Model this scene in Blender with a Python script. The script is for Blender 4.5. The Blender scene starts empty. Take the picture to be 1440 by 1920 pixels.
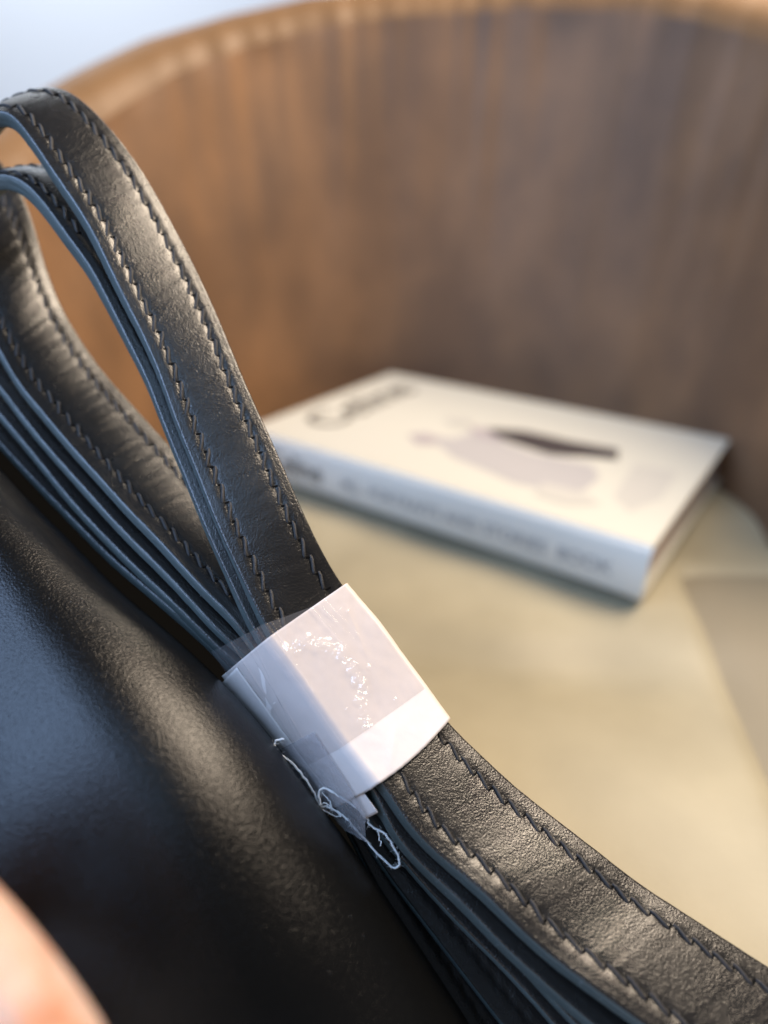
import bpy, bmesh, math, random
from mathutils import Vector, Matrix, noise
random.seed(7)
S = bpy.context.scene
COL = S.collection

# ---------------------------------------------------------------- camera
CAMZ = 0.642                       # seat plane lies at z = 0.45
PITCH = math.radians(27.5)
FPX = 1235.0                       # focal length in pixels of a 1440 px wide frame
CAM = Vector((0, 0, CAMZ))
FWD = Vector((0, math.cos(PITCH), -math.sin(PITCH)))
DWN = Vector((0, -math.sin(PITCH), -math.cos(PITCH)))
RGT = Vector((1, 0, 0))
cd = bpy.data.cameras.new('camera')
cam = bpy.data.objects.new('camera', cd)
COL.objects.link(cam)
cam.location = CAM
cam.rotation_euler = (math.radians(90) - PITCH, 0, 0)
cd.sensor_fit = 'HORIZONTAL'
cd.sensor_width = 7.0
cd.lens = 7.0 * FPX / 1440
cd.clip_start = 0.005
cd.clip_end = 50
cd.dof.use_dof = True
cd.dof.focus_distance = 0.156
cd.dof.aperture_fstop = cd.lens / 5.6
S.camera = cam
S.render.resolution_x, S.render.resolution_y = 768, 1024
S.view_settings.view_transform = 'Standard'
S.view_settings.look = 'None'
S.view_settings.exposure = 0
S.cycles.use_denoising = True
S.cycles.max_bounces = 8

# ---------------------------------------------------------------- light
W = bpy.data.worlds.new('World')
S.world = W
W.use_nodes = True
wn = W.node_tree.nodes
wn['Background'].inputs[0].default_value = (0.62, 0.70, 0.85, 1)
wn['Background'].inputs[1].default_value = 0.13


def cdir(x, y, z):
    "direction given as right, down, ahead of the camera"
    return (RGT * x + DWN * y + FWD * z).normalized()


def area(name, d, dist, sx, sy, power, col, target=Vector((0, .13, CAMZ - .07))):
    l = bpy.data.lights.new(name, 'AREA')
    l.shape = 'RECTANGLE'
    l.size, l.size_y = sx, sy
    l.energy = power
    l.color = col
    o = bpy.data.objects.new(name, l)
    COL.objects.link(o)
    o.location = target + d.normalized() * dist
    o.rotation_euler = (-d).to_track_quat('-Z', 'Y').to_euler()
    return o


area('ceiling_light', cdir(.50, -.86, -.09), 1.1, .56, .56, 27, (1.0, .82, .63))
area('warm_fill_light', cdir(.08, -.76, .64), 1.2, .28, .28, 5, (1.0, .84, .62))  # added warm lamp above the chair, brightens the bag edge and rim
area('window_and_fill_light', cdir(-.68, -.34, -.65), 1.2, 1.1, .9, 27, (.42, .62, 1.0))
area('window_and_fill_light', cdir(-.05, -.63, -.77), 1.2, .42, .42, 1.6, (.40, .66, 1.0))  # added small blue lamp, no window: makes the blue band on the bag
area('warm_fill_light', cdir(-.42, .22, -.88), 1.3, .6, .6, 1.6, (1.0, .78, .66))  # added warm fill behind the camera, lifts the lower bag and finger
area('wall_fill_light', Vector((-.1, -.5, .86)), .9, .8, .3, 9, (.94, .97, 1.0), Vector((-.7, 1.9, .9)))  # added unseen lamp that brightens the wall behind the chair


# ---------------------------------------------------------------- helpers
def P(px, py, d):
    "a point seen at pixel px, py, at d metres ahead of the camera"
    return CAM + (RGT * ((px - 720) / FPX) + DWN * ((py - 960) / FPX) + FWD) * (.153 + (d - .153) * .8 if d > .1 else d)


def G(px, py, z):
    "the point of the horizontal plane at height z seen at a pixel"
    r = RGT * ((px - 720) / FPX) + DWN * ((py - 960) / FPX) + FWD
    return CAM + r * ((z - CAMZ) / r.z)


def crom(pts, t):
    "Catmull-Rom through a list of vectors, t in 0..len-1"
    n = len(pts)
    i = min(max(int(t), 0), n - 2)
    f = t - i
    p1, p2 = pts[i], pts[i + 1]
    p0 = pts[i - 1] if i > 0 else p1 * 2 - p2
    p3 = pts[i + 2] if i + 2 < n else p2 * 2 - p1
    return ((p1 * 2) + (p2 - p0) * f + (p0 * 2 - p1 * 5 + p2 * 4 - p3) * f * f +
            (p1 * 3 - p0 - p2 * 3 + p3) * f ** 3) * .5


def lerp1(tab, x):
    if x <= tab[0][0]:
        return tab[0][1]
    for (a, b), (c, d) in zip(tab, tab[1:]):
        if x <= c:
            f = (x - a) / (c - a)
            return b + (d - b) * f
    return tab[-1][1]


def smooth_list(vs, k=2):
    for _ in range(k):
        vs = [vs[0]] + [(vs[i - 1] + vs[i] * 2 + vs[i + 1]) / 4 for i in range(1, len(vs) - 1)] + [vs[-1]]
    return vs


def mesh_obj(name, verts, faces, mats, parent=None, smooth=True, mat_idx=None):
    me = bpy.data.meshes.new(name)
    me.from_pydata([tuple(v) for v in verts], [], faces)
    for m in (mats if isinstance(mats, (list, tuple)) else [mats]):
        me.materials.append(m)
    if mat_idx:
        for p, i in zip(me.polygons, mat_idx):
            p.material_index = i
    if smooth:
        me.polygons.foreach_set('use_smooth', [True] * len(me.polygons))
    me.update()
    o = bpy.data.objects.new(name, me)
    COL.objects.link(o)
    if parent:
        o.parent = parent
        o.matrix_parent_inverse = parent.matrix_world.inverted()
    return o


def grid_faces(nu, nv, closed_v=False, off=0):
    f = []
    for i in range(nu - 1):
        for j in range(nv if closed_v else nv - 1):
            j2 = (j + 1) % nv
            f.append((off + i * nv + j, off + i * nv + j2, off + (i + 1) * nv + j2, off + (i + 1) * nv + j))
    return f


def fix_normals(o):
    bm = bmesh.new()
    bm.from_mesh(o.data)
    bmesh.ops.recalc_face_normals(bm, faces=bm.faces)
    bm.to_mesh(o.data)
    bm.free()


def thing(name, label, cat, loc=(0, 0, 0), group=None):
    o = bpy.data.objects.new(name, None)
    o.empty_display_size = .02
    COL.objects.link(o)
    o.location = loc
    o['label'] = label
    o['category'] = cat
    if group:
        o['group'] = group
    bpy.context.view_layer.update()
    return o


def tube(path, r, n=6, closed=False, taper=False):
    "verts and faces of a tube along a path of vectors"
    vs, fs = [], []
    m = len(path)
    up = Vector((.3, .2, 1)).normalized()
    for i, p in enumerate(path):
        t = (path[min(i + 1, m - 1)] - path[max(i - 1, 0)]).normalized()
        a = t.cross(up)
        if a.length < 1e-4:
            a = t.orthogonal()
        a.normalize()
        b = t.cross(a)
        rr = r[i] if isinstance(r, (list, tuple)) else r
        if taper:
            rr *= min(1, .25 + 3 * min(i, m - 1 - i) / m)
        for k in range(n):
            an = 2 * math.pi * k / n
            vs.append(p + (a * math.cos(an) + b * math.sin(an)) * rr)
    fs = grid_faces(m, n, True)
    fs.append(tuple(range(n))[::-1])
    fs.append(tuple((m - 1) * n + k for k in range(n)))
    return vs, fs


# ---------------------------------------------------------------- materials
def mat(name, col, rough=.5, spec=.5, **kw):
    m = bpy.data.materials.new(name)
    m.use_nodes = True
    b = m.node_tree.nodes['Principled BSDF']
    b.inputs['Base Color'].default_value = (*col, 1)
    b.inputs['Roughness'].default_value = rough
    b.inputs['Specular IOR Level'].default_value = spec
    for k, v in kw.items():
        b.inputs[k].default_value = v
    return m


def nd(m, t, **kw):
    n = m.node_tree.nodes.new(t)
    for k, v in kw.items():
        if k.startswith('i_'):
            n.inputs[int(k[2:]) if k[2:].isdigit() else k[2:].replace('_', ' ')].default_value = v
        else:
            setattr(n, k, v)
    return n


def ln(m, a, ao, b, bi):
    m.node_tree.links.new(a.outputs[ao], b.inputs[bi])


def leather(name, col, rough, grain, strength, dist, coarse=None, fibre=None, spec=.5, vary=.3):
    m = mat(name, col, rough, spec)
    b = m.node_tree.nodes['Principled BSDF']
    tc = nd(m, 'ShaderNodeTexCoord')
    v = nd(m, 'ShaderNodeTexVoronoi', feature='SMOOTH_F1')
    v.inputs['Scale'].default_value = grain
    v.inputs['Smoothness'].default_value = .6
    nz = nd(m, 'ShaderNodeTexNoise')
    nz.inputs['Scale'].default_value = grain * 1.6
    nz.inputs['Detail'].default_value = 3
    wobble = nd(m, 'ShaderNodeTexNoise')
    wobble.inputs['Scale'].default_value = grain * .5
    ln(m, tc, 'Object', nz, 'Vector')
    ln(m, tc, 'Object', wobble, 'Vector')
    mx = nd(m, 'ShaderNodeMix', data_type='VECTOR')
    mx.inputs[0].default_value = .0012
    ln(m, tc, 'Object', mx, 4)
    ln(m, wobble, 'Color', mx, 5)
    ln(m, mx, 1, v, 'Vector')
    add = nd(m, 'ShaderNodeMath', operation='ADD')
    ln(m, v, 'Distance', add, 0)
    ln(m, nz, 'Fac', add, 1)
    bp = nd(m, 'ShaderNodeBump')
    bp.inputs['Strength'].default_value = strength
    bp.inputs['Distance'].default_value = dist
    ln(m, add, 'Value', bp, 'Height')
    last = bp
    if coarse:
        n2 = nd(m, 'ShaderNodeTexNoise')
        n2.inputs['Scale'].default_value = coarse[0]
        n2.inputs['Detail'].default_value = 5
        ln(m, tc, 'Object', n2, 'Vector')
        b2 = nd(m, 'ShaderNodeBump')
        b2.inputs['Strength'].default_value = coarse[1]
        b2.inputs['Distance'].default_value = coarse[2]
        ln(m, n2, 'Fac', b2, 'Height')
        ln(m, bp, 'Normal', b2, 'Normal')
        last = b2
    ln(m, last, 'Normal', b, 'Normal')
    # slow change of gloss, as handled leather has
    n3 = nd(m, 'ShaderNodeTexNoise')
    n3.inputs['Scale'].default_value = 90
    n3.inputs['Detail'].default_value = 4
    ln(m, tc, 'Object', n3, 'Vector')
    mr = nd(m, 'ShaderNodeMapRange')
    mr.inputs['To Min'].default_value = rough * (1 - vary)
    mr.inputs['To Max'].default_value = rough * (1 + vary)
    ln(m, n3, 'Fac', mr, 'Value')
    ln(m, mr, 'Result', b, 'Roughness')
    return m


M_STRAP = leather('black_leather', (.010, .009, .008), .27, 2200, .5, .00012, None, spec=.66)
M_EDGE = leather('edge_paint', (.055, .074, .074), .50, 3500, .4, .0001, (350, .15, .0003), spec=.6)
M_BAG = leather('bag_leather', (.003, .003, .003), .25, 2000, .6, .00012, None, spec=.30, vary=.08)
M_GAP_SHADE = mat('gap_shade_black', (.003, .003, .003), 1.0, .02)  # flat black for the shaded gap between bag and strap
M_THREAD = leather('stitch_thread', (.022, .021, .021), .5, 5000, .6, .0002, spec=.5)
M_HOLE = mat('stitch_hole', (.002, .002, .002), .9, .1)


def paper_mat():
    m = mat('white_paper', (.69, .635, .60), .55, .3)
    b = m.node_tree.nodes['Principled BSDF']
    tc = nd(m, 'ShaderNodeTexCoord')
    n = nd(m, 'ShaderNodeTexNoise')
    n.inputs['Scale'].default_value = 500
    n.inputs['Detail'].default_value = 6
    ln(m, tc, 'Object', n, 'Vector')
    cr = nd(m, 'ShaderNodeMapRange')
    cr.inputs['To Min'].default_value = .95
    cr.inputs['To Max'].default_value = 1.03
    ln(m, n, 'Fac', cr, 'Value')
    mx = nd(m, 'ShaderNodeVectorMath', operation='SCALE')
    mx.inputs[0].default_value = (.69, .635, .60)
    ln(m, cr, 'Result', mx, 'Scale')
    ln(m, mx, 'Vector', b, 'Base Color')
    bp = nd(m, 'ShaderNodeBump')
    bp.inputs['Strength'].default_value = .15
    bp.inputs['Distance'].default_value = .0003
    ln(m, n, 'Fac', bp, 'Height')
    ln(m, bp, 'Normal', b, 'Normal')
    return m


def film_mat(name, haze, tint, rough=.08, bump=.25, scale=260):
    "clear adhesive film: see-through with a glossy face"
    m = bpy.data.materials.new(name)
    m.use_nodes = True
    nt = m.node_tree
    out = nt.nodes['Material Output']
    nt.nodes.remove(nt.nodes['Principled BSDF'])
    tr = nd(m, 'ShaderNodeBsdfTransparent')
    tr.inputs[0].default_value = (*tint, 1)
    gl = nd(m, 'ShaderNodeBsdfGlossy')
    gl.inputs['Roughness'].default_value = rough
    df = nd(m, 'ShaderNodeBsdfDiffuse')
    df.inputs[0].default_value = (.75, .74, .76, 1)
    m1 = nd(m, 'ShaderNodeMixShader')
    m1.inputs[0].default_value = haze
    ln(m, tr, 0, m1, 1)
    ln(m, df, 0, m1, 2)
    lw = nd(m, 'ShaderNodeLayerWeight')
    pw = nd(m, 'ShaderNodeMath', operation='POWER')
    pw.inputs[1].default_value = 4
    ln(m, lw, 'Facing', pw, 0)
    fr = nd(m, 'ShaderNodeMath', operation='MULTIPLY_ADD')
    fr.inputs[1].default_value = .9
    fr.inputs[2].default_value = .075
    ln(m, pw, 0, fr, 0)
    m2 = nd(m, 'ShaderNodeMixShader')
    ln(m, fr, 0, m2, 0)
    ln(m, m1, 0, m2, 1)
    ln(m, gl, 0, m2, 2)
    ln(m, m2, 0, out, 0)
    tc = nd(m, 'ShaderNodeTexCoord')
    n = nd(m, 'ShaderNodeTexNoise')
    n.inputs['Scale'].default_value = scale
    n.inputs['Detail'].default_value = 4
    n.inputs['Distortion'].default_value = 1.5
    ln(m, tc, 'Object', n, 'Vector')
    bp = nd(m, 'ShaderNodeBump')
    bp.inputs['Strength'].default_value = bump
    bp.inputs['Distance'].default_value = .0008
    ln(m, n, 'Fac', bp, 'Height')
    ln(m, bp, 'Normal', gl, 'Normal')
    ln(m, bp, 'Normal', lw, 'Normal')
    return m


M_PAPER = paper_mat()
M_TAPE = film_mat('clear_tape', .06, (.96, .94, .93), .15, .12)
M_FROST = film_mat('frosted_tape', .30, (.86, .86, .88), .22, .5, 500)
M_WHITE_THREAD = mat('white_thread', (.90, .92, .92), .7, .3, **{'Sheen Weight': .3})


# ---------------------------------------------------------------- wall and floor
wall = mesh_obj('wall', [(-3, 1.9, -.2), (3, 1.9, -.2), (3, 1.9, 2.4), (-3, 1.9, 2.4)], [(0, 1, 2, 3)],
                mat('wall_paint', (.80, .85, .90), .8, .2), smooth=False)
wall['kind'] = 'structure'
floor = mesh_obj('floor', [(-3, -1.5, 0), (3, -1.5, 0), (3, 1.9, 0), (-3, 1.9, 0)], [(0, 1, 2, 3)],
                 mat('floor_paint', (.35, .32, .28), .5, .4), smooth=False)
floor['kind'] = 'structure'


# ---------------------------------------------------------------- armchair
CX, CY, CR = .03, .38, .203
SEAT = .45


def chair_back_mat():
    m = mat('brown_leather', (.17, .085, .036), .62, .35)
    b = m.node_tree.nodes['Principled BSDF']
    tc = nd(m, 'ShaderNodeTexCoord')
    n = nd(m, 'ShaderNodeTexNoise')
    n.inputs['Scale'].default_value = 9
    n.inputs['Detail'].default_value = 6
    mp = nd(m, 'ShaderNodeMapping')
    mp.inputs['Scale'].default_value = (1.4, 1.4, 1.0)
    ln(m, tc, 'Object', mp, 'Vector')
    ln(m, mp, 'Vector', n, 'Vector')
    cr = nd(m, 'ShaderNodeValToRGB')
    cr.color_ramp.elements[0].position = .38
    cr.color_ramp.elements[0].color = (.145, .080, .042, 1)
    cr.color_ramp.elements[1].position = .66
    cr.color_ramp.elements[1].color = (.250, .132, .062, 1)
    ln(m, n, 'Fac', cr, 'Fac')
    ln(m, cr, 'Color', b, 'Base Color')
    n2 = nd(m, 'ShaderNodeTexNoise')
    n2.inputs['Scale'].default_value = 300
    ln(m, tc, 'Object', n2, 'Vector')
    bp = nd(m, 'ShaderNodeBump')
    bp.inputs['Strength'].default_value = .3
    bp.inputs['Distance'].default_value = .001
    ln(m, n2, 'Fac', bp, 'Height')
    ln(m, bp, 'Normal', b, 'Normal')
    return m


def seat_mat(name, c1, c2):
    m = mat(name, c1, .5, .35)
    b = m.node_tree.nodes['Principled BSDF']
    tc = nd(m, 'ShaderNodeTexCoord')
    n = nd(m, 'ShaderNodeTexNoise')
    n.inputs['Scale'].default_value = 10
    n.inputs['Detail'].default_value = 5
    ln(m, tc, 'Object', n, 'Vector')
    cr = nd(m, 'ShaderNodeValToRGB')
    cr.color_ramp.elements[0].position = .35
    cr.color_ramp.elements[0].color = (*c1, 1)
    cr.color_ramp.elements[1].position = .7
    cr.color_ramp.elements[1].color = (*c2, 1)
    ln(m, n, 'Fac', cr, 'Fac')
    ln(m, cr, 'Color', b, 'Base Color')
    n2 = nd(m, 'ShaderNodeTexNoise')
    n2.inputs['Scale'].default_value = 900
    ln(m, tc, 'Object', n2, 'Vector')
    bp = nd(m, 'ShaderNodeBump')
    bp.inputs['Strength'].default_value = .3
    bp.inputs['Distance'].default_value = .0005
    ln(m, n2, 'Fac', bp, 'Height')
    ln(m, bp, 'Normal', b, 'Normal')
    return m


M_BROWN = chair_back_mat()
chair = thing('armchair', 'round tub armchair in brown leather with cream seat, behind the handbag and under the book',
              'armchair', (CX, CY, 0))
rim_tab = [(-14, .03), (10, .065), (35, .101), (41, .109), (51, .119), (72, .128), (94, .125), (110, .116), (124, .100), (138, .080), (151, .055), (160, .036), (201, -.04)]
vs = []
NA = 300
prof_n = 0
for i in range(NA):
    a_deg = -14 + 215 * i / (NA - 1)
    a = math.radians(a_deg)
    top = CAMZ + lerp1(rim_tab, a_deg)
    rad = Vector((math.cos(a), math.sin(a), 0))
    # inner face going up, then the rounded rim, then the outer face down
    prof = []
    rr = .030
    for k in range(26):
        f = k / 25
        z = SEAT - .03 + (top - rr - SEAT + .03) * f
        r = CR + .028 * f ** 1.5
        # gathers running down from the rim
        g = 0
        w = max(0, (f - .25) / .75) ** 1.4
        g += .0022 * w * noise.noise(Vector((a * 16, f * .8, 3)))
        g += .0006 * w * noise.noise(Vector((a * 42, f * .9, 8)))
        g += .003 * noise.noise(Vector((a * 5, f * 3, 1)))
        prof.append((r + g, z))
    rr = .030
    r0 = CR + .028
    for k in range(1, 14):
        an = math.pi * k / 13
        g = .003 * noise.noise(Vector((a * 16, .8, 3))) * (1 - k / 13) ** 2
        prof.append((r0 + rr - rr * math.cos(an) + g, top - rr + rr * math.sin(an)))
    for k in range(1, 8):
        prof.append((r0 + 2 * rr + .004 * k, top - rr - (top - .15) * k / 7))
    prof_n = len(prof)
    for r, z in prof:
        vs.append(Vector((CX, CY, 0)) + rad * r + Vector((0, 0, z)))
nin = 27
inner = [vs[i * prof_n + j] for i in range(NA) for j in range(nin)]
mesh_obj('backrest', inner, grid_faces(NA, nin), M_BROWN, chair)
roll = [vs[i * prof_n + j] for i in range(NA) for j in range(nin - 1, prof_n)]
M_RIM = seat_mat('lit_rim_leather', (.16, .082, .031), (.21, .110, .042))  # warm light on the rim put into a more orange base colour
o = mesh_obj('rim', roll, grid_faces(NA, prof_n - nin + 1), M_RIM, chair)
o['label'] = 'rolled rim of the backrest, warm light put into its colour'


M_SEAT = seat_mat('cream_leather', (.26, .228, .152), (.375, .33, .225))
M_SEAT2 = seat_mat('seat_shade_leather', (.20, .172, .118), (.235, .20, .137))  # cream seat darkened, shadow put into the colour
# seat: cream leather, the shadow at its right made as a darker taupe piece
shade_edge = [(.165, .306), (.1605, .297), (.151, .2338), (.1453, .1976), (.137, .15), (.12, .05), (.11, -.1)]


def shade_edge_x(y):
    return lerp1(sorted([(q[1], q[0]) for q in shade_edge]), y)


def seat_z(x, y):
    z = .0035 * noise.noise(Vector((x * 14, y * 14, 2)))
    for (dx, dy, s, h) in ((.095, .225, .030, -.007), (.02, .24, .03, -.006), (.06, .25, .02, .004), (.06, .16, .05, .002), (-.03, .15, .06, .002)):
        z += h * math.exp(-((x - dx) ** 2 * .35 + (y - dy) ** 2 * 2) / s ** 2)
    return SEAT + z - .0035


vs, fs, mi = [], [], []
NX, NY = 90, 100
idx = {}
for j in range(NY):
    y = -.25 + .86 * j / (NY - 1)
    half = math.sqrt(max(.0, .214 ** 2 - max(0, abs(y - CY) if y > CY else 0) ** 2))
    sx = shade_edge_x(min(y, .306))
    x0, x1 = CX - half, CX + half
    sx = min(sx, x1 - .002)
    for i in range(NX):
        if i < 70:
            x = x0 + (sx - x0) * i / 69
        else:
            x = sx + (x1 - sx) * (i - 69) / (NX - 70)
        z = seat_z(x, y)
        if y < .31:
            z -= .003 * math.exp(-((x - sx) / .004) ** 2) if i != 69 else .003
            if i > 69:
                z -= .002
        idx[i, j] = len(vs)
        vs.append(Vector((x, y, z)))
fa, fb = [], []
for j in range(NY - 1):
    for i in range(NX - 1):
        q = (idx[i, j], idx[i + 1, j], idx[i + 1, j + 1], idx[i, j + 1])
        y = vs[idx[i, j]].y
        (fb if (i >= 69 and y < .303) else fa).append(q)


def sub(faces):
    used = {}
    nv = []
    nf = []
    for f in faces:
        q = []
        for a in f:
            if a not in used:
                used[a] = len(nv)
                nv.append(vs[a])
            q.append(used[a])
        nf.append(tuple(q))
    return nv, nf


v1, f1 = sub(fa)
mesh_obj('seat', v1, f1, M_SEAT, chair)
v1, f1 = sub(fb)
o = mesh_obj('seat_shade', v1, f1, M_SEAT2, chair)
o['label'] = 'right side of the seat, its shadow put into a taupe colour'
# base drum under the seat
vb, n = [], 64
for z, r in ((.0, .18), (.05, .20), (.30, .215), (.42, .205)):
    for k in range(n):
        an = 2 * math.pi * k / n
        vb.append(Vector((CX + r * math.cos(an), CY - .02 + r * math.sin(an), z)))
mesh_obj('base', vb, grid_faces(4, n, True), M_BROWN, chair)

# ---------------------------------------------------------------- book
ZT = SEAT + .032
A_, B_, C_, D_ = [G(px, py, ZT) for px, py in ((735, 698), (1368, 822), (1225, 1030), (455, 803))]
bx = ((B_ - A_) + (C_ - D_)).normalized()          # along the spine
by = Vector((-bx.y, bx.x, 0))                       # from spine to fore edge
ctr = (A_ + B_ + C_ + D_) / 4
BL, BW, BT = ((B_ - A_).length + (C_ - D_).length) / 2, ((A_ - D_).length + (B_ - C_).length) / 2, .0315
book = thing('book', 'closed white hardcover book with a pale blue spine lying on the cream seat', 'book',
             (ctr.x, ctr.y, SEAT))
M_COVER = mat('book_cover', (.51, .49, .415), .5, .4)
M_SPINE = mat('book_spine', (.70, .69, .62), .45, .4)
M_PAGES = mat('book_pages', (.52, .43, .38), .8, .2)
M_INK = mat('dark_ink', (.07, .06, .05), .5, .3)
M_INK2 = mat('grey_ink', (.34, .35, .35), .5, .3)


def bookp(u, v, z):
    "u along the spine 0..BL from the left, v from the spine 0..BW, z above the seat"
    return Vector((ctr.x, ctr.y, SEAT)) + bx * (u - BL / 2) + by * (v - BW / 2) + Vector((0, 0, z))


def slab(name, u0, u1, v0, v1, z0, z1, m, bev=.0006):
    bm = bmesh.new()
    c = [bookp(u, v, z) for z in (z0, z1) for (u, v) in ((u0, v0), (u1, v0), (u1, v1), (u0, v1))]
    b = [bm.verts.new(q) for q in c]
    for f in ((3, 2, 1, 0), (4, 5, 6, 7), (0, 1, 5, 4), (1, 2, 6, 5), (2, 3, 7, 6), (3, 0, 4, 7)):
        bm.faces.new([b[i] for i in f])
    bmesh.ops.bevel(bm, geom=list(bm.edges), offset=bev, segments=2, affect='EDGES')
    me = bpy.data.meshes.new(name)
    bm.to_mesh(me)
    bm.free()
    me.materials.append(m)
    o = bpy.data.objects.new(name, me)
    COL.objects.link(o)
    o.parent = book
    o.matrix_parent_inverse = book.matrix_world.inverted()
    return o


slab('cover', 0, BL, .0026, BW, BT - .0025, BT, M_COVER)
slab('cover', 0, BL, .0026, BW, .0005, .003, M_COVER)
# pages: leaves packed in a block with uneven fore edges
pages = []
pf = []
for k in range(28):
    z0 = .0031 + (BT - .0057) * k / 28
    z1 = z0 + (BT - .0057) / 28 * .86
    e = .0035 + random.random() * .0005
    o0 = len(pages)
    for z in (z0, z1):
        for (u, v) in ((e, .002), (BL - e, .002), (BL - e, BW - e), (e, BW - e)):
            pages.append(bookp(u, v, z))
    pf += [tuple(o0 + i for i in f) for f in ((3, 2, 1, 0), (4, 5, 6, 7), (0, 1, 5, 4), (1, 2, 6, 5), (2, 3, 7, 6), (3, 0, 4, 7))]
o = mesh_obj('pages', pages, pf, M_PAGES, book, smooth=False)
# rounded spine
sv = []
for u in (0, BL):
    for k in range(13):
        an = math.pi * (k / 12 - .5)
        sv.append(bookp(u, .0026 - .0035 * math.cos(an) ** .5 if 0 < k < 12 else .0026, BT / 2 + BT / 2 * (k / 6 - 1)))
sf = [(k, 13 + k, 14 + k, k + 1) for k in range(12)] + [tuple(range(13)), tuple(range(13, 26))[::-1]]
spine = mesh_obj('spine', sv, sf, M_SPINE, book, smooth=False)


def text(body, size, u, v, z, face, m, parent, along='u', name='lettering'):
    c = bpy.data.curves.new(name, 'FONT')
    c.body = body
    c.size = size
    c.align_x = 'CENTER'
    c.align_y = 'CENTER'
    c.extrude = .00005
    c.offset = size * .012
    tmp = bpy.data.objects.new('tmp', c)
    COL.objects.link(tmp)
    bpy.context.view_layer.update()
    me = bpy.data.meshes.new_from_object(tmp)
    bpy.data.objects.remove(tmp)
    me.name = name
    me.materials.append(m)
    o = bpy.data.objects.new(name, me)
    COL.objects.link(o)
    if face == 'top':
        ex = by if along == 'v' else bx
        ey = Vector((0, 0, 1)).cross(ex)
        ez = Vector((0, 0, 1))
    else:
        ex, ey, ez = bx, Vector((0, 0, 1)), -by
    mtx = Matrix((ex, ey, ez)).transposed().to_4x4()
    mtx.translation = bookp(u, v, z)
    o.matrix_world = mtx
    bpy.context.view_layer.update()
    w = o.matrix_world.copy()
    o.parent = parent
    o.matrix_parent_inverse = parent.matrix_world.inverted()
    o.matrix_world = w
    return o


top_z = BT + .00015
text('Celine', .044, BL * .125, BW * .52, top_z, 'top', M_INK, book, 'v')
text('Celine', .019, BL * .17, -.0013, BT * .5, 'spine', M_INK, spine)
text('M.J.  PORTRAITS AND STORIES  BOOK', .0102, BL * .63, -.0013, BT * .47, 'spine', M_INK2, spine)


def print_poly(pix, m, dz, name='printed_picture'):
    q = [G(px, py, SEAT + BT + dz) for px, py in pix]
    c = bpy.data.meshes.new(name)
    return mesh_obj(name, q, [tuple(range(len(q)))], m, book, smooth=False)


M_P1 = mat('print_black', (.05, .04, .04), .5, .3)
M_P2 = mat('print_lilac', (.37, .35, .335), .5, .3)
M_P3 = mat('print_grey', (.34, .30, .30), .5, .3)
M_P4 = mat('print_stone', (.44, .42, .37), .5, .3)
print_poly([(800, 815), (850, 822), (880, 812), (930, 825), (1000, 850), (1110, 872), (1125, 895), (1095, 920), (1040, 922), (960, 905), (905, 880), (850, 858)], M_P2, .0001)
print_poly([(915, 803), (985, 808), (1040, 820), (1065, 826), (1160, 843), (1158, 862), (1100, 856), (1065, 855), (1030, 852), (960, 830), (925, 815)], M_P1, .0003)
print_poly([(880, 800), (914, 803), (924, 815), (950, 829), (905, 822), (885, 812)], M_P3, .0002)
print_poly([(765, 815), (800, 812), (822, 822), (815, 834), (780, 832)], M_P3, .0002)
print_poly([(835, 783), (880, 786), (885, 798), (845, 798)], M_P4, .0005)
print_poly([(1020, 905), (1100, 925), (1125, 945), (1060, 945), (1000, 925)], M_P4, .0004)
print_poly([(1190, 870), (1270, 885), (1240, 935), (1180, 960), (1150, 930)], M_P4, .0001)

# ---------------------------------------------------------------- shoulder strap
strap = thing('shoulder_strap', 'black leather shoulder strap folded in a stack of loops beside the bag, zigzag stitched',
              'strap', P(560, 1275, .165))

KA = [  # left edge px, py, depth, right edge px, py
    (-160, 330, .180, -90, 330), (-75, 238, .178, 5, 192), (0, 202, .176, 92, 157), (33, 227, .174, 138, 173), (67, 273, .172, 183, 212),
    (100, 323, .170, 222, 257), (133, 370, .169, 257, 303), (167, 423, .168, 290, 357), (200, 490, .167, 325, 420),
    (233, 560, .166, 360, 487), (260, 613, .165, 386, 540), (298, 700, .163, 424, 628), (330, 792, .161, 465, 728),
    (367, 883, .159, 504, 812), (403, 975, .156, 545, 905), (440, 1057, .154, 585, 995), (481, 1140, .152, 633, 1083),
    (510, 1195, .151, 665, 1125), (565, 1280, .150, 722, 1195), (640, 1380, .148, 792, 1290), (723, 1475, .145, 858, 1372),
    (751, 1522, .143, 892, 1402), (790, 1572, .141, 942, 1452), (846, 1622, .139, 1000, 1500), (907, 1672, .136, 1072, 1556),
    (973, 1739, .133, 1140, 1608), (1029, 1789, .131, 1198, 1655), (1096, 1839, .128, 1270, 1700), (1207, 1920, .124, 1385, 1775),
    (1330, 2010, .120, 1510, 1855), (1450, 2100, .116, 1640, 1945)]
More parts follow.
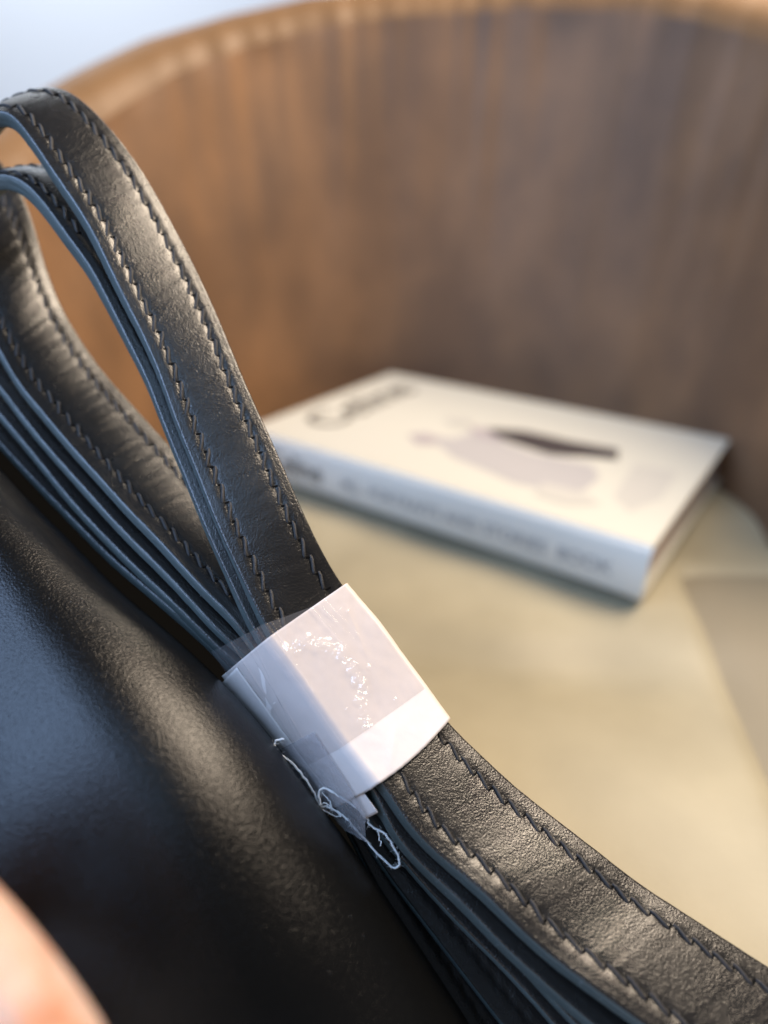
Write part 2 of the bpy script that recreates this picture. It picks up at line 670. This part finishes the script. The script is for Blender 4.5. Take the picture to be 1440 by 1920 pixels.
KB = [(-230, 560, .188, -140, 500), (-150, 420, .185, -60, 385), (-70, 345, .182, 20, 315), (0, 323, .179, 80, 306), (33, 331, .1775, 122, 316),
    (67, 360, .176, 165, 345), (100, 403, .1745, 205, 385), (133, 450, .1725, 245, 425), (165, 492, .1715, 280, 460),
    (188, 535, .171, 310, 495), (213, 585, .1705, 335, 535), (240, 640, .1695, 362, 590), (276, 715, .167, 400, 660), (309, 803, .165, 440, 750), (346, 894, .163, 484, 835),
    (382, 985, .160, 525, 925), (420, 1068, .158, 566, 1012), (462, 1155, .1555, 612, 1100), (494, 1210, .154, 648, 1140),
    (552, 1290, .153, 708, 1208), (628, 1390, .151, 778, 1300), (708, 1490, .148, 845, 1388), (730, 1545, .146, 870, 1425),
    (768, 1598, .144, 920, 1480), (822, 1650, .142, 975, 1530), (882, 1705, .139, 1045, 1590), (946, 1774, .136, 1112, 1645),
    (1065, 1880, .131, 1240, 1745), (1170, 1965, .127, 1350, 1820), (1300, 2055, .123, 1480, 1905)]
KC = [(-220, 330, 0.2050, -80, 230), (-150, 430, 0.2030, 0, 300), (-90, 515, 0.1990, 48, 380), (-30, 610, 0.1930, 83, 490), (0, 660, 0.1908, 112, 568), (33, 717, 0.1868, 152, 637),
    (69, 760, 0.1840, 192, 694), (115, 815, 0.1800, 240, 748), (151, 856, 0.1773, 278, 790), (197, 906, 0.1734, 322, 838),
    (247, 961, 0.1694, 375, 900), (293, 1007, 0.1666, 425, 950), (330, 1048, 0.1638, 470, 995), (380, 1103, 0.1608, 525, 1050),
    (440, 1163, 0.1580, 590, 1105), (475, 1212, 0.1570, 630, 1150), (540, 1300, 0.1560, 695, 1215), (615, 1400, 0.1540, 765, 1310),
    (695, 1500, 0.1510, 830, 1400), (745, 1565, 0.1490, 885, 1450), (850, 1680, 0.1440, 1000, 1560), (955, 1785, 0.1390, 1115, 1665),
    (1080, 1920, 0.1330, 1245, 1785), (1220, 2060, 0.1270, 1400, 1900)]
LD = [(-60, 660, 0.1970), (0, 727, 0.1922), (46, 787, 0.1871), (92, 842, 0.1831), (137, 892, 0.1787), (229, 993, 0.1714), (321, 1085, 0.1657),
    (412, 1186, 0.1610), (463, 1230, 0.1600), (528, 1310, 0.1585), (600, 1410, 0.1570), (675, 1510, 0.1550), (735, 1590, 0.1520),
    (850, 1720, 0.1470), (960, 1830, 0.1420), (1040, 1920, 0.1380), (1150, 2050, 0.1330)]
LE = [(-60, 710, 0.1995), (0, 778, 0.1942), (69, 860, 0.1878), (137, 943, 0.1808), (229, 1039, 0.1730), (321, 1126, 0.1675), (412, 1218, 0.1635),
    (450, 1250, 0.1625), (516, 1320, 0.1610), (587, 1420, 0.1595), (655, 1520, 0.1575), (720, 1628, 0.1550), (820, 1760, 0.1500),
    (920, 1890, 0.1450), (1000, 1990, 0.1410), (1060, 2070, 0.1380)]
LF = [(-60, 765, 0.2015), (0, 833, 0.1962), (69, 906, 0.1894), (137, 975, 0.1827), (206, 1044, 0.1764), (275, 1103, 0.1714), (344, 1163, 0.1678),
    (415, 1232, 0.1650), (438, 1262, 0.1645), (503, 1332, 0.1630), (572, 1425, 0.1610), (640, 1530, 0.1590), (700, 1650, 0.1570),
    (790, 1800, 0.1530), (870, 1930, 0.1490), (930, 2040, 0.1450)]
DR = .0145


DRA = [(100, .013), (520, .015), (760, .009), (1050, .008), (1200, .0145), (1500, .018), (1900, .018)]
DRC = [(300, .018), (900, .022), (1100, .018), (1250, .0145)]


def edges_from(K):
    t = DRA if K is KA or K is KB else DRC
    Ls = [P(a, b, c) for a, b, c, *_ in K]
    Rs = [P(k[3], k[4], k[2] + lerp1(t, k[1])) for k in K]
    return Ls, Rs


def fan(L, K):
    "edges of a hidden layer: left edge from the picture, width vector from strap C"
    Lc, Rc = edges_from(K)
    out_l = [P(*q) for q in L]
    out_r = []
    for p in out_l:
        j = min(range(len(Lc)), key=lambda i: (Lc[i] - p).length)
        out_r.append(p + (Rc[j] - Lc[j]) * .97)
    return out_l, smooth_list(out_r, 1)


# cross-section of the strap: (place across 0..1, height in mm above the flat)
TOPP = [(0, -.62), (.004, -.40), (.014, -.20), (.03, -.10), (.045, -.11), (.056, -.05), (.072, -.07), (.084, 0), (.125, .02), (.155, .0),
        (.172, -.07), (.195, -.15), (.218, -.06), (.235, .04), (.27, .13), (.33, .20), (.42, .25), (.5, .27)]
TOPP = TOPP + [(1 - u, h) for u, h in TOPP[-2::-1]]


def build_ribbon(name, Ls, Rs, T, step=.0006, wrinkle=0, top=1.0, label=None):
    n = len(Ls)
    # sample evenly by length
    dense = [crom(Ls, (n - 1) * i / 1500) for i in range(1501)]
    acc = [0]
    for a, b in zip(dense, dense[1:]):
        acc.append(acc[-1] + (b - a).length)
    tot = acc[-1]
    m = int(tot / step)
    ts = []
    j = 0
    for i in range(m + 1):
        s = tot * i / m
        while j < 1499 and acc[j + 1] < s:
            j += 1
        f = (s - acc[j]) / max(1e-9, acc[j + 1] - acc[j])
        ts.append((n - 1) * (j + f) / 1500)
    L = smooth_list([crom(Ls, t) for t in ts], 70)
    R = smooth_list([crom(Rs, t) for t in ts], 90)
    frames = []
    for i in range(m + 1):
        a, b = max(0, i - 3), min(m, i + 3)
        d = ((L[b] - L[a]) + (R[b] - R[a])).normalized()
        w = (R[i] - L[i])
        nn = w.cross(d).normalized()
        frames.append([L[i], w, nn, d])
    if sum(f[2].dot(CAM - f[0]) for f in frames) < 0:
        for f in frames:
            f[2] = -f[2]
    ns = smooth_list([f[2] for f in frames], 10)
    for f, q in zip(frames, ns):
        f[2] = q.normalized()
    vs = []
    Tm = T * 1000
    wob = random.random() * 50
    side = []
    for k in range(15):      # left side face: two plies of edge with a seam between them
        f = k / 14
        h = -.62 - (Tm - .72) * f
        bulge = .22 * math.sin(math.pi * f) ** .6 - .05 * math.exp(-((f - .5) / .09) ** 2)
        side.append((-bulge, h))
    section = []
    for u, h in reversed(TOPP):
        section.append(('t', u, h))
    for x, h in side[1:]:
        section.append(('s', x, h))
    section.append(('b', .03, -Tm))
    section.append(('b', .97, -Tm))
    section.append(('r', .08, -Tm * .8))
    section.append(('r', .15, -Tm * .45))
    ns_ = len(section)
    for i, (p, w, nn, d) in enumerate(frames):
        wl = w.length
        wd = w / wl
        s = tot * i / m
        for kind, x, h in section:
            if kind == 't':
                e = min(1, max(0, (x - .02) / .1)) * min(1, max(0, (.98 - x) / .1))
                z = h * top if h > 0 else h
                z += e * (.035 * noise.noise(Vector((s * 160, x * 3, wob))) + wrinkle * noise.noise(Vector((s * 620, x * 2.2, wob + 5))))
                if .15 < x < .24 or .76 < x < .85:
                    z += .05 * math.sin(s * 2 * math.pi / .0046 + x * 40)
                v = p + w * x + nn * z * .001
                if x < .01 or x > .99:
                    v += wd * .00008 * noise.noise(Vector((s * 300, 1, wob)))
            elif kind == 's':
                v = p + wd * (x + .06 * noise.noise(Vector((s * 350, h, wob)))) * .001 + nn * h * .001
            elif kind == 'b':
                v = p + w * x + nn * h * .001
            else:
                v = p + w + wd * x * .001 + nn * h * .001
            vs.append(v)
    nt = len(TOPP)
    fs, mi = [], []
    for i in range(m):
        for j in range(ns_):
            j2 = (j + 1) % ns_
            fs.append((i * ns_ + j, i * ns_ + j2, (i + 1) * ns_ + j2, (i + 1) * ns_ + j))
            mi.append(0 if j < nt - 2 else 1)
    fs.append(tuple(range(ns_)))
    mi.append(1)
    fs.append(tuple(m * ns_ + k for k in range(ns_))[::-1])
    mi.append(1)
    o = mesh_obj(name, vs, fs, [M_STRAP, M_EDGE], strap, mat_idx=mi)
    if label:
        o['label'] = label
    fix_normals(o)
    return o, frames, tot


def stitch_mesh(sp):
    "one slanted stitch plus the slit its thread sinks into"
    hw = .00076
    path = [Vector((-.55 * sp, -hw, -.00035)), Vector((-.48 * sp, -hw, .00005)), Vector((-.30 * sp, -hw * .8, .00026)), Vector((0, 0, .00032)),
            Vector((.30 * sp, hw * .8, .00026)), Vector((.42 * sp, hw, .00005)), Vector((.48 * sp, hw, -.00035))]
    rad = [.00026, .00036, .00041, .00042, .00041, .00036, .00026]
    v, f = tube(path, rad, 8)
    mi = [0] * len(f)
    # slit between this stitch and the next one
    o = len(v)
    x0, x1 = .43 * sp, .57 * sp
    q = [(x0 - .01 * sp, hw * 1.3), (x0 + .08 * sp, hw * 1.6), (x1 + .01 * sp, -hw * 1.2), (x1 - .08 * sp, -hw * 1.5)]
    for z in (-.0002, .00020):
        v += [Vector((x, y, z)) for x, y in q]
    for g in ((0, 1, 2, 3), (7, 6, 5, 4), (0, 4, 5, 1), (1, 5, 6, 2), (2, 6, 7, 3), (3, 7, 4, 0)):
        f.append(tuple(o + i for i in g))
        mi.append(1)
    me = bpy.data.meshes.new('stitch')
    me.from_pydata([tuple(a) for a in v], [], f)
    me.materials.append(M_THREAD)
    me.materials.append(M_HOLE)
    for p, i in zip(me.polygons, mi):
        p.material_index = i
        p.use_smooth = i == 0
    return me


SP = .0047
ST = stitch_mesh(SP)


def stitch_rows(ribbon, frames, tot, rows, keep):
    m = len(frames) - 1
    par_inv = ribbon.matrix_world.inverted()
    for u, flip in rows:
        acc, last, nxt = 0, None, SP * .5
        for i, (p, w, nn, d) in enumerate(frames):
            q = p + w * u - nn * .00020
            if last is not None:
                acc += (q - last).length
            last = q
            if acc >= nxt:
                nxt += SP
                # project for the visible test
                r = q - CAM
                dep = r.dot(FWD)
                px = 720 + FPX * r.dot(RGT) / dep
                py = 960 + FPX * r.dot(DWN) / dep
                if not keep(px, py):
                    continue
                a, b = max(0, i - 4), min(m, i + 4)
                dd = ((frames[b][0] + frames[b][1] * u) - (frames[a][0] + frames[a][1] * u)).normalized()
                ey = nn.cross(dd).normalized()
                mtx = Matrix((dd, ey, dd.cross(ey))).transposed()
                mtx = mtx @ Matrix.Rotation(random.uniform(-.09, .09), 3, 'Z')
                s = random.uniform(.93, 1.05)
                mtx = mtx @ Matrix.Diagonal((1, flip * s, random.uniform(.85, 1.1)))
                m4 = mtx.to_4x4()
                m4.translation = q + ey * random.uniform(-.00008, .00008)
                o = bpy.data.objects.new('stitch', ST)
                COL.objects.link(o)
                o.parent = ribbon
                o.matrix_parent_inverse = par_inv
                o.matrix_world = m4


TH = .0032
bpy.context.view_layer.update()
ra, fra, ta = build_ribbon('strap_layer', *edges_from(KA), .0041, wrinkle=.05, label='topmost layer of the strap, looping over at the left')
rb, frb, tb = build_ribbon('strap_layer', *edges_from(KB), .0041)
rc, frc, tc_ = build_ribbon('strap_layer', *edges_from(KC), TH, wrinkle=.10, label='lower layer with its stitched face showing through the loop')
for L_ in (LD, LE, LF):
    build_ribbon('strap_layer', *fan(L_, KC), TH * .9)
bpy.context.view_layer.update()


def in_band(px, py):
    # under the paper band
    return (px - 497) * .61 + (py - 1185) * .79 > 0 and (px - 760) * .70 + (py - 1425) * .72 < 0


ROWS = [(.195, -1), (.805, -1)]
stitch_rows(ra, fra, ta, ROWS, lambda x, y: -40 < x < 1480 and -40 < y < 1960 and not in_band(x, y))
stitch_rows(rc, frc, tc_, ROWS, lambda x, y: -40 < x < 520 and -40 < y < 1190)
stitch_rows(rb, frb, tb, ROWS, lambda x, y: -40 < x < 220 and -40 < y < 430)

# ---------------------------------------------------------------- paper band, tape, thread
band = thing('paper_band', 'white paper band wrapped round the folded black strap and held by clear tape', 'paper band',
             P(600, 1300, .16))
NV, NU = 60, 70


def band_surface(v, s, lift=0.0):
    """v 0..1 along the strap, s 0..1 from right edge over the top, round the fold and down the left face"""
    Rr = crom([P(647, 1096, .1660), P(703, 1163, .1650), P(777, 1262, .1630), P(845, 1355, .1600)], v * 3)
    Fo = crom([P(500, 1198, .1500), P(566, 1284, .1488), P(628, 1372, .1472), P(690, 1452, .1450)], v * 3)
    Le = crom([P(421, 1264, .1640), P(470, 1334, .1628), P(533, 1420, .1612), P(597, 1500, .1590)], v * 3)
    bot = Le + (Rr - Fo) * .96
    # bulge of the padded leather below the paper
    k = .62
    dd = (P(690, 1452, .145) - P(500, 1198, .15)).normalized()
    nt = (Rr - Fo).cross(dd).normalized()
    if nt.dot(CAM - Fo) < 0:
        nt = -nt
    nl = (Fo - Le).cross(dd).normalized()
    if nl.dot(CAM - Fo) < 0:
        nl = -nl
    if s < 0:      # wraps down the far side
        f = -s / .2
        return Rr.lerp(bot, f) - nt * 0 + (Rr - Fo).normalized() * (.0006 + lift)
    p = Rr.lerp(Fo, s / k) if s <= k else Fo.lerp(Le, (s - k) / (1 - k))
    w = min(1, max(0, (s - k + .016) / .032))
    w = w * w * (3 - 2 * w)
    n = (nt * (1 - w) + nl * w).normalized()
    h = .00028 * math.sin(math.pi * min(1, s / k)) if s <= k else .0002 * math.sin(math.pi * (s - k) / (1 - k))
    return p + n * (.0008 + h - .0004 * math.exp(-((s - k) / .012) ** 2) - .0003 * math.exp(-(s / .012) ** 2) + lift)


def patch(name, vr, sr, lift, m, parent, nv=60, nu=90, shape=None, thick=.00012, rough_edge=0):
    vs = []
    for i in range(nv):
        for j in range(nu):
            a, b = i / (nv - 1), j / (nu - 1)
            v = vr[0] + (vr[1] - vr[0]) * a
            s = sr[0] + (sr[1] - sr[0]) * b
            l = lift
            if shape:
                v, s, dl = shape(a, b, v, s)
                l += dl
            vs.append(band_surface(v, s, l))
    o = mesh_obj(name, vs, grid_faces(nv, nu), m, parent)
    if o.data.polygons[len(o.data.polygons) // 2].normal.dot(CAM - o.data.polygons[len(o.data.polygons) // 2].center) < 0:
        o.data.flip_normals()
    if thick:
        sd = o.modifiers.new('solid', 'SOLIDIFY')
        sd.thickness = thick
        sd.offset = 0
    return o


CREASES = [((.05, .70), (.55, .95), .00025), ((.30, .66), (.42, 1.0), .0002), (((.55, .64), (1.0, .86), .00022)), ((.12, .10), (.5, .22), .00012),
           ((.8, .30), (1.0, .55), .00012), ((.0, .45), (.1, .60), .0001)]


def crease(v, s):
    h = 0
    for (a, b), (c, d), k in CREASES:
        t = ((v - a) * (c - a) + (s - b) * (d - b)) / ((c - a) ** 2 + (d - b) ** 2)
        if -.05 < t < 1.05:
            q = math.hypot(v - a - (c - a) * t, s - b - (d - b) * t)
            h += k * math.exp(-q / .02) * math.sin(math.pi * min(1, max(0, t)))
    return h


def wavy(a, b, v, s):
    # bottom edge of the paper swings down towards the fold
    sw = 0
    if a > .5:
        sw = (a - .5) * 2 * (.10 * math.sin(max(0, min(1, s / .75)) * math.pi * .55) - .02)
        sw += .004 * (a - .5) * noise.noise(Vector((b * 60, 0, 0)))
    return v + sw, s, crease(v, s) + .00022 * noise.noise(Vector((v * 4, s * 6, 4))) + .00005 * noise.noise(Vector((v * 16, s * 20, 9)))


paper = patch('paper', (0, 1.0), (-.18, 1.0), .0002, M_PAPER, band, 70, 140, wavy, .00015)


def tab_shape(a, b, v, s):
    return v, s, -.0003


tab = patch('paper_tab', (.85, 1.22), (.70, .80), -.0003, M_PAPER, band, 20, 12, None, .00015)
tab['label'] = 'inner end of the paper sticking out below'


def ply_shape(a, b, v, s):
    return v + .02 * b, s, .00005 * noise.noise(Vector((v * 9, s * 9, 7)))


ply = patch('paper_ply', (.02, .98), (.86, 1.02), .00055, M_PAPER, band, 40, 12, ply_shape, .00012)

# clear tape: lies on the top face, past the upper edge and round the fold
wig = [(.14, .56), (.16, .46), (.19, .44), (.22, .41), (.27, .37), (.33, .34), (.40, .33), (.48, .34), (.55, .35), (.60, .38), (.66, .42), (.74, .46)]


def tape_h(v, s):
    "wrinkles where the film has lifted"
    h = 0
    best = 9
    for (a, b), (c, d) in zip(wig, wig[1:]):
        t = max(0, min(1, ((v - a) * (c - a) + (s - b) * (d - b)) / ((c - a) ** 2 + (d - b) ** 2)))
        best = min(best, math.hypot((v - a - (c - a) * t), (s - b - (d - b) * t) * .9))
    env = math.exp(-(best / .036) ** 2)
    h += env * .00080 * (abs(noise.noise(Vector((v * 19, s * 15, 2)))) * 2 + .22 * noise.noise(Vector((v * 70, s * 60, 5))) + .15)
    # long straight creases
    for (s0, sl, w, k) in ((.30, -.06, .006, .00045), (.25, -.12, .005, .00035), (.20, -.10, .004, .0002), (.72, .10, .006, .0004), (.80, .06, .005, .0003), (.68, .22, .004, .0003), (.585, .02, .006, .00035), (.555, .10, .005, .00022)):
        c = s0 + sl * v
        h += k * math.exp(-((s - c) / w) ** 2) * max(0, 1 - v * (1.5 if s0 < .6 else .5) + .4 * noise.noise(Vector((v * 12, s0 * 40, 0))))
    for (a, b, r) in bubbles:
        q = math.hypot(v - a, (s - b) * .9) / r
        if q < 1:
            h += .00025 * (1 - q * q)
    return h


bubbles = [(.12, .515, .014), (.16, .50, .010), (.17, .12, .012), (.13, .15, .007), (.50, .235, .016), (.72, .22, .014), (.80, .19, .008), (.30, .28, .006), (.60, .5, .007)]


def tape_shape(a, b, v, s):
    # upper edge runs out further over the fold, lower edge lies square
    if a < .3:
        v -= (1 - a / .3) * (.10 * max(0, (s - .28)) / .4)
    return v, s, tape_h(v, s)


tape = patch('clear_tape', (.0, .765), (.02, .95), .00045, M_TAPE, band, 300, 360, tape_shape, 0)


def frost_shape(a, b, v, s):
    wdt = 1 - .45 * a ** 2
    mid = .80 + .03 * a
    s2 = mid + (s - .81) * wdt
    v2 = v
    if a > .85:
        v2 = v - .10 * abs(b - .5) * 2 * (a - .85) / .15
    return v2, s2, .0004 + .00012 * noise.noise(Vector((v * 22, s * 30, 3))) + .0009 * max(0, v - .95)


frost = patch('tape_end', (.60, 1.32), (.70, .96), .0006, M_FROST, band, 90, 50, frost_shape, 0)
frost['label'] = 'frosted loose end of the tape'

thread = thing('thread', 'loose white thread looping out from under the paper band onto the black leather', 'thread', P(640, 1520, .158))


def px_path(pts, d0, d1, sub_=6):
    n = len(pts)
    vs_ = []
    for i, (x, y) in enumerate(pts):
        vs_.append(P(x, y, d0 + (d1 - d0) * i / (n - 1)))
    out = []
    for i in range((n - 1) * sub_ + 1):
        q = crom(vs_, i / sub_)
        j = i * .35
        q = q + Vector((noise.noise(Vector((j, 0, d0 * 99))), noise.noise(Vector((0, j, 5))), noise.noise(Vector((j, 3, 5))))) * .00016
        out.append(q)
    return out


main = [(533, 1386), (519, 1388), (515, 1395), (517, 1405), (529, 1417), (545, 1428), (558, 1442), (570, 1457), (582, 1475), (591, 1491), (596, 1506),
        (600, 1513), (610, 1512), (621, 1516), (636, 1524), (654, 1539), (665, 1553), (675, 1564), (687, 1576), (698, 1590), (710, 1603),
        (724, 1616), (737, 1627), (746, 1625), (749, 1617), (746, 1603), (739, 1590), (731, 1576), (720, 1562), (706, 1555), (692, 1545),
        (689, 1535), (675, 1520), (659, 1508), (644, 1498), (626, 1487), (609, 1478), (599, 1483), (598, 1494), (601, 1506), (597, 1512)]
segs = [(main, .1515, .1500, .00025), ([(603, 1485), (609, 1492), (615, 1498), (620, 1506), (622, 1514)], .1510, .1508, .00015),
        ([(600, 1511), (606, 1506), (613, 1507), (622, 1515), (640, 1530)], .1508, .1508, .00017),
        ([(708, 1558), (711, 1566), (711, 1574), (715, 1580), (713, 1586)], .1500, .1500, .00014),
        ([(597, 1513), (612, 1522), (628, 1530), (640, 1531)], .1508, .1508, .00012)]
tv, tf = [], []
for pts, a, b, r in segs:
    pp = px_path(pts, a, b)
    rr = [r * (1 + .35 * noise.noise(Vector((k * .9, r * 1e4, 0)))) for k in range(len(pp))]
    v, f = tube(pp, rr, 7)
    o0 = len(tv)
    tv += v
    tf += [tuple(o0 + i for i in q) for q in f]
mesh_obj('strand', tv, tf, M_WHITE_THREAD, thread)
# fine fibres standing off the thread
fv, ff = [], []
mp = px_path(main, .1515, .1500)
for k in range(260):
    p = random.choice(mp)
    d = Vector((random.gauss(0, 1), random.gauss(0, 1), random.gauss(0, 1))).normalized()
    e = Vector((random.gauss(0, 1), random.gauss(0, 1), random.gauss(0, 1))).normalized()
    l = random.uniform(.0005, .0017)
    v, f = tube([p, p + d * l * .5, p + d * l * .8 + e * l * .4], .000028, 3)
    o0 = len(fv)
    fv += v
    ff += [tuple(o0 + i for i in q) for q in f]
fz = mesh_obj('fibre', fv, ff, M_WHITE_THREAD, thread)
fz['kind'] = 'stuff'

# ---------------------------------------------------------------- handbag
RID = [(-260, 610, .212), (-120, 745, .200), (0, 878, .187), (40, 924, .183), (104, 985, .178), (181, 1064, .173), (221, 1104, .170), (275, 1150, .1665),
       (340, 1205, .1635), (430, 1290, .160), (520, 1393, .157), (600, 1512, .1545), (690, 1630, .1525), (760, 1735, .150),
       (850, 1870, .147), (930, 2000, .143), (1020, 2130, .139), (1110, 2260, .135)]
bag = thing('handbag', 'smooth black leather handbag with a rounded edge, lying beside the folded strap in the foreground', 'handbag',
            P(300, 1700, .2))
rp = [P(*q) for q in RID]
NT = 420
ridge = smooth_list([crom(rp, (len(rp) - 1) * i / (NT - 1)) for i in range(NT)], 350)
RHO0 = .027
vs = []
sec = [('h', k) for k in range(5)] + [('a', math.radians(x)) for x in [-15 + 107 * k / 110 for k in range(111)]] + [('f', k / 24) for k in range(1, 25)]
for i, p in enumerate(ridge):
    t = (ridge[min(NT - 1, i + 6)] - ridge[max(0, i - 6)]).normalized()
    V = (p - CAM).normalized()
    E_ = V.cross(t).normalized()
    if E_.dot(RGT - DWN) < 0:
        E_ = -E_
    Nn = t.cross(E_).normalized()
    if Nn.dot(V) > 0:
        Nn = -Nn
    f_ = min(1, max(0, (i / NT - .2) / .5))
    RHO = .0160 + .0125 * f_ * f_ * (3 - 2 * f_)
    c = p - E_ * RHO
    for kind, x in sec:
        if kind == 'h':      # added sheet behind the ridge, black for the shade under the strap
            dv, de = ((.054, .034), (.053, .015), (.050, .0), (.025, -.0035), (.010, -.003))[x]
            q = p + V * dv + E_ * de
            nrm = Vector((0, 0, 0))
        elif kind == 'a':
            q = c + (E_ * math.cos(x) + Nn * math.sin(x) * (1.0 if x > 0 else .6)) * RHO
            nrm = E_ * math.cos(x) + Nn * math.sin(x)
        else:
            x0 = math.radians(92)
            q = c + (E_ * math.cos(x0) + Nn * math.sin(x0)) * RHO + (-E_ * math.sin(x0) + Nn * math.cos(x0)) * (.11 * x) - Nn * (.055 * x * x)
            nrm = E_ * math.cos(x0) + Nn * math.sin(x0)
        q = q + nrm * .00012 * noise.noise(q * 22)
        vs.append(q)
ns_ = len(sec)
NH = 6
sheet = [vs[i * ns_ + j] for i in range(NT) for j in range(NH - 1, ns_)]
o = mesh_obj('body', sheet, grid_faces(NT, ns_ - NH + 1), M_BAG, bag)
fix_normals(o)
gap_pts = [vs[i * ns_ + j] for i in range(NT) for j in range(NH)]
o = mesh_obj('gap_shade', gap_pts, grid_faces(NT, NH), M_GAP_SHADE, bag)
o['label'] = 'black matt sheet standing for the shade between bag and strap'

# ---------------------------------------------------------------- hand holding the bag
M_SKIN = leather('skin', (.62, .40, .32), .6, 420, .5, .0005, (160, .6, .0012))
_b = M_SKIN.node_tree.nodes['Principled BSDF']
_tc = nd(M_SKIN, 'ShaderNodeTexCoord')
_mp = nd(M_SKIN, 'ShaderNodeMapping')
_mp.inputs['Rotation'].default_value = (.4, .9, .5)
_mp.inputs['Scale'].default_value = (40, 160, 160)
_n = nd(M_SKIN, 'ShaderNodeTexNoise')
_n.inputs['Scale'].default_value = 1
_cr = nd(M_SKIN, 'ShaderNodeValToRGB')
_cr.color_ramp.elements[0].position = .35
_cr.color_ramp.elements[0].color = (.50, .24, .15, 1)
_cr.color_ramp.elements[1].position = .62
_cr.color_ramp.elements[1].color = (.56, .40, .34, 1)
ln(M_SKIN, _tc, 'Object', _mp, 'Vector')
ln(M_SKIN, _mp, 'Vector', _n, 'Vector')
ln(M_SKIN, _n, 'Fac', _cr, 'Fac')
ln(M_SKIN, _cr, 'Color', _b, 'Base Color')
M_SKIN.node_tree.nodes['Principled BSDF'].inputs['Subsurface Weight'].default_value = .2
M_SKIN.node_tree.nodes['Principled BSDF'].inputs['Subsurface Scale'].default_value = .003
person = thing('person', 'bare finger of a person holding the bag, blurred in the bottom left corner', 'person',
               P(-200, 2000, .09))


def skinned(name, joints, edges, m, parent, sub_=2):
    me = bpy.data.meshes.new(name)
    me.from_pydata([tuple(j[0]) for j in joints], edges, [])
    o = bpy.data.objects.new(name, me)
    COL.objects.link(o)
    sk = o.modifiers.new('skin', 'SKIN')
    for v, j in zip(me.skin_vertices[0].data, joints):
        v.radius = (j[1], j[1])
    me.skin_vertices[0].data[0].use_root = True
    sb = o.modifiers.new('sub', 'SUBSURF')
    sb.levels = sb.render_levels = sub_
    me.materials.append(m)
    o.parent = parent
    o.matrix_parent_inverse = parent.matrix_world.inverted()
    return o


J = []
Ed = []


def chain(root, pts):
    prev = root
    for p, r in pts:
        J.append((P(*p), r))
        if prev is not None:
            Ed.append((prev, len(J) - 1))
        prev = len(J) - 1
    return prev


chain(None, [((-700, 2050, .085), .021)])                                    # 0 palm centre
chain(0, [((-1000, 2300, .095), .020), ((-1400, 2700, .11), .019)])          # wrist
chain(0, [((-560, 1560, .088), .0105), ((-290, 1600, .084), .0088), ((-80, 1800, .080), .0085), ((70, 1990, .078), .0080), ((170, 2120, .077), .0065)])   # index
chain(0, [((-520, 1850, .088), .0105), ((-300, 1980, .082), .0088), ((-160, 2150, .080), .0083), ((-40, 2330, .079), .0066)])
chain(0, [((-540, 2120, .090), .0100), ((-380, 2260, .084), .0084), ((-260, 2420, .082), .0078), ((-160, 2560, .082), .0062)])
chain(0, [((-640, 2330, .092), .0090), ((-520, 2470, .086), .0072), ((-430, 2580, .084), .0066), ((-360, 2660, .084), .0054)])
chain(0, [((-860, 1760, .080), .0120), ((-760, 1500, .070), .0100), ((-620, 1330, .064), .0088)])
skinned('hand', J, Ed, M_SKIN, person)

# ---------------------------------------------------------------- lint
lint = bpy.data.objects
lv, lf = [], []
random.seed(3)


def speck(p, r):
    o0 = len(lv)
    for q in ((1, 0, 0), (-1, 0, 0), (0, 1, 0), (0, -1, 0), (0, 0, 1), (0, 0, -1)):
        lv.append(p + Vector(q) * r * random.uniform(.6, 1.3))
    for a in ((0, 2, 4), (2, 1, 4), (1, 3, 4), (3, 0, 4), (2, 0, 5), (1, 2, 5), (3, 1, 5), (0, 3, 5)):
        lf.append(tuple(o0 + i for i in a))


for frames in (fra, frb, frc):
    for k in range(110):
        p, w, nn, d = random.choice(frames)
        h = random.uniform(.0006, TH)
        speck(p - nn * h - w.normalized() * .00018, random.choice((.00004, .00005, .00008)))
for k in range(60):
    i = random.randrange(60, NT - 60)
    j = random.randrange(60, 105)
    speck(vs[i * len(sec) + j], random.uniform(.00003, .00007))
o = mesh_obj('lint', lv, lf, mat('lint', (.6, .62, .62), .8, .2), smooth=False)
o['label'] = 'tiny pale specks of dust on the black leather and strap edges'
o['category'] = 'dust'
o['kind'] = 'stuff'
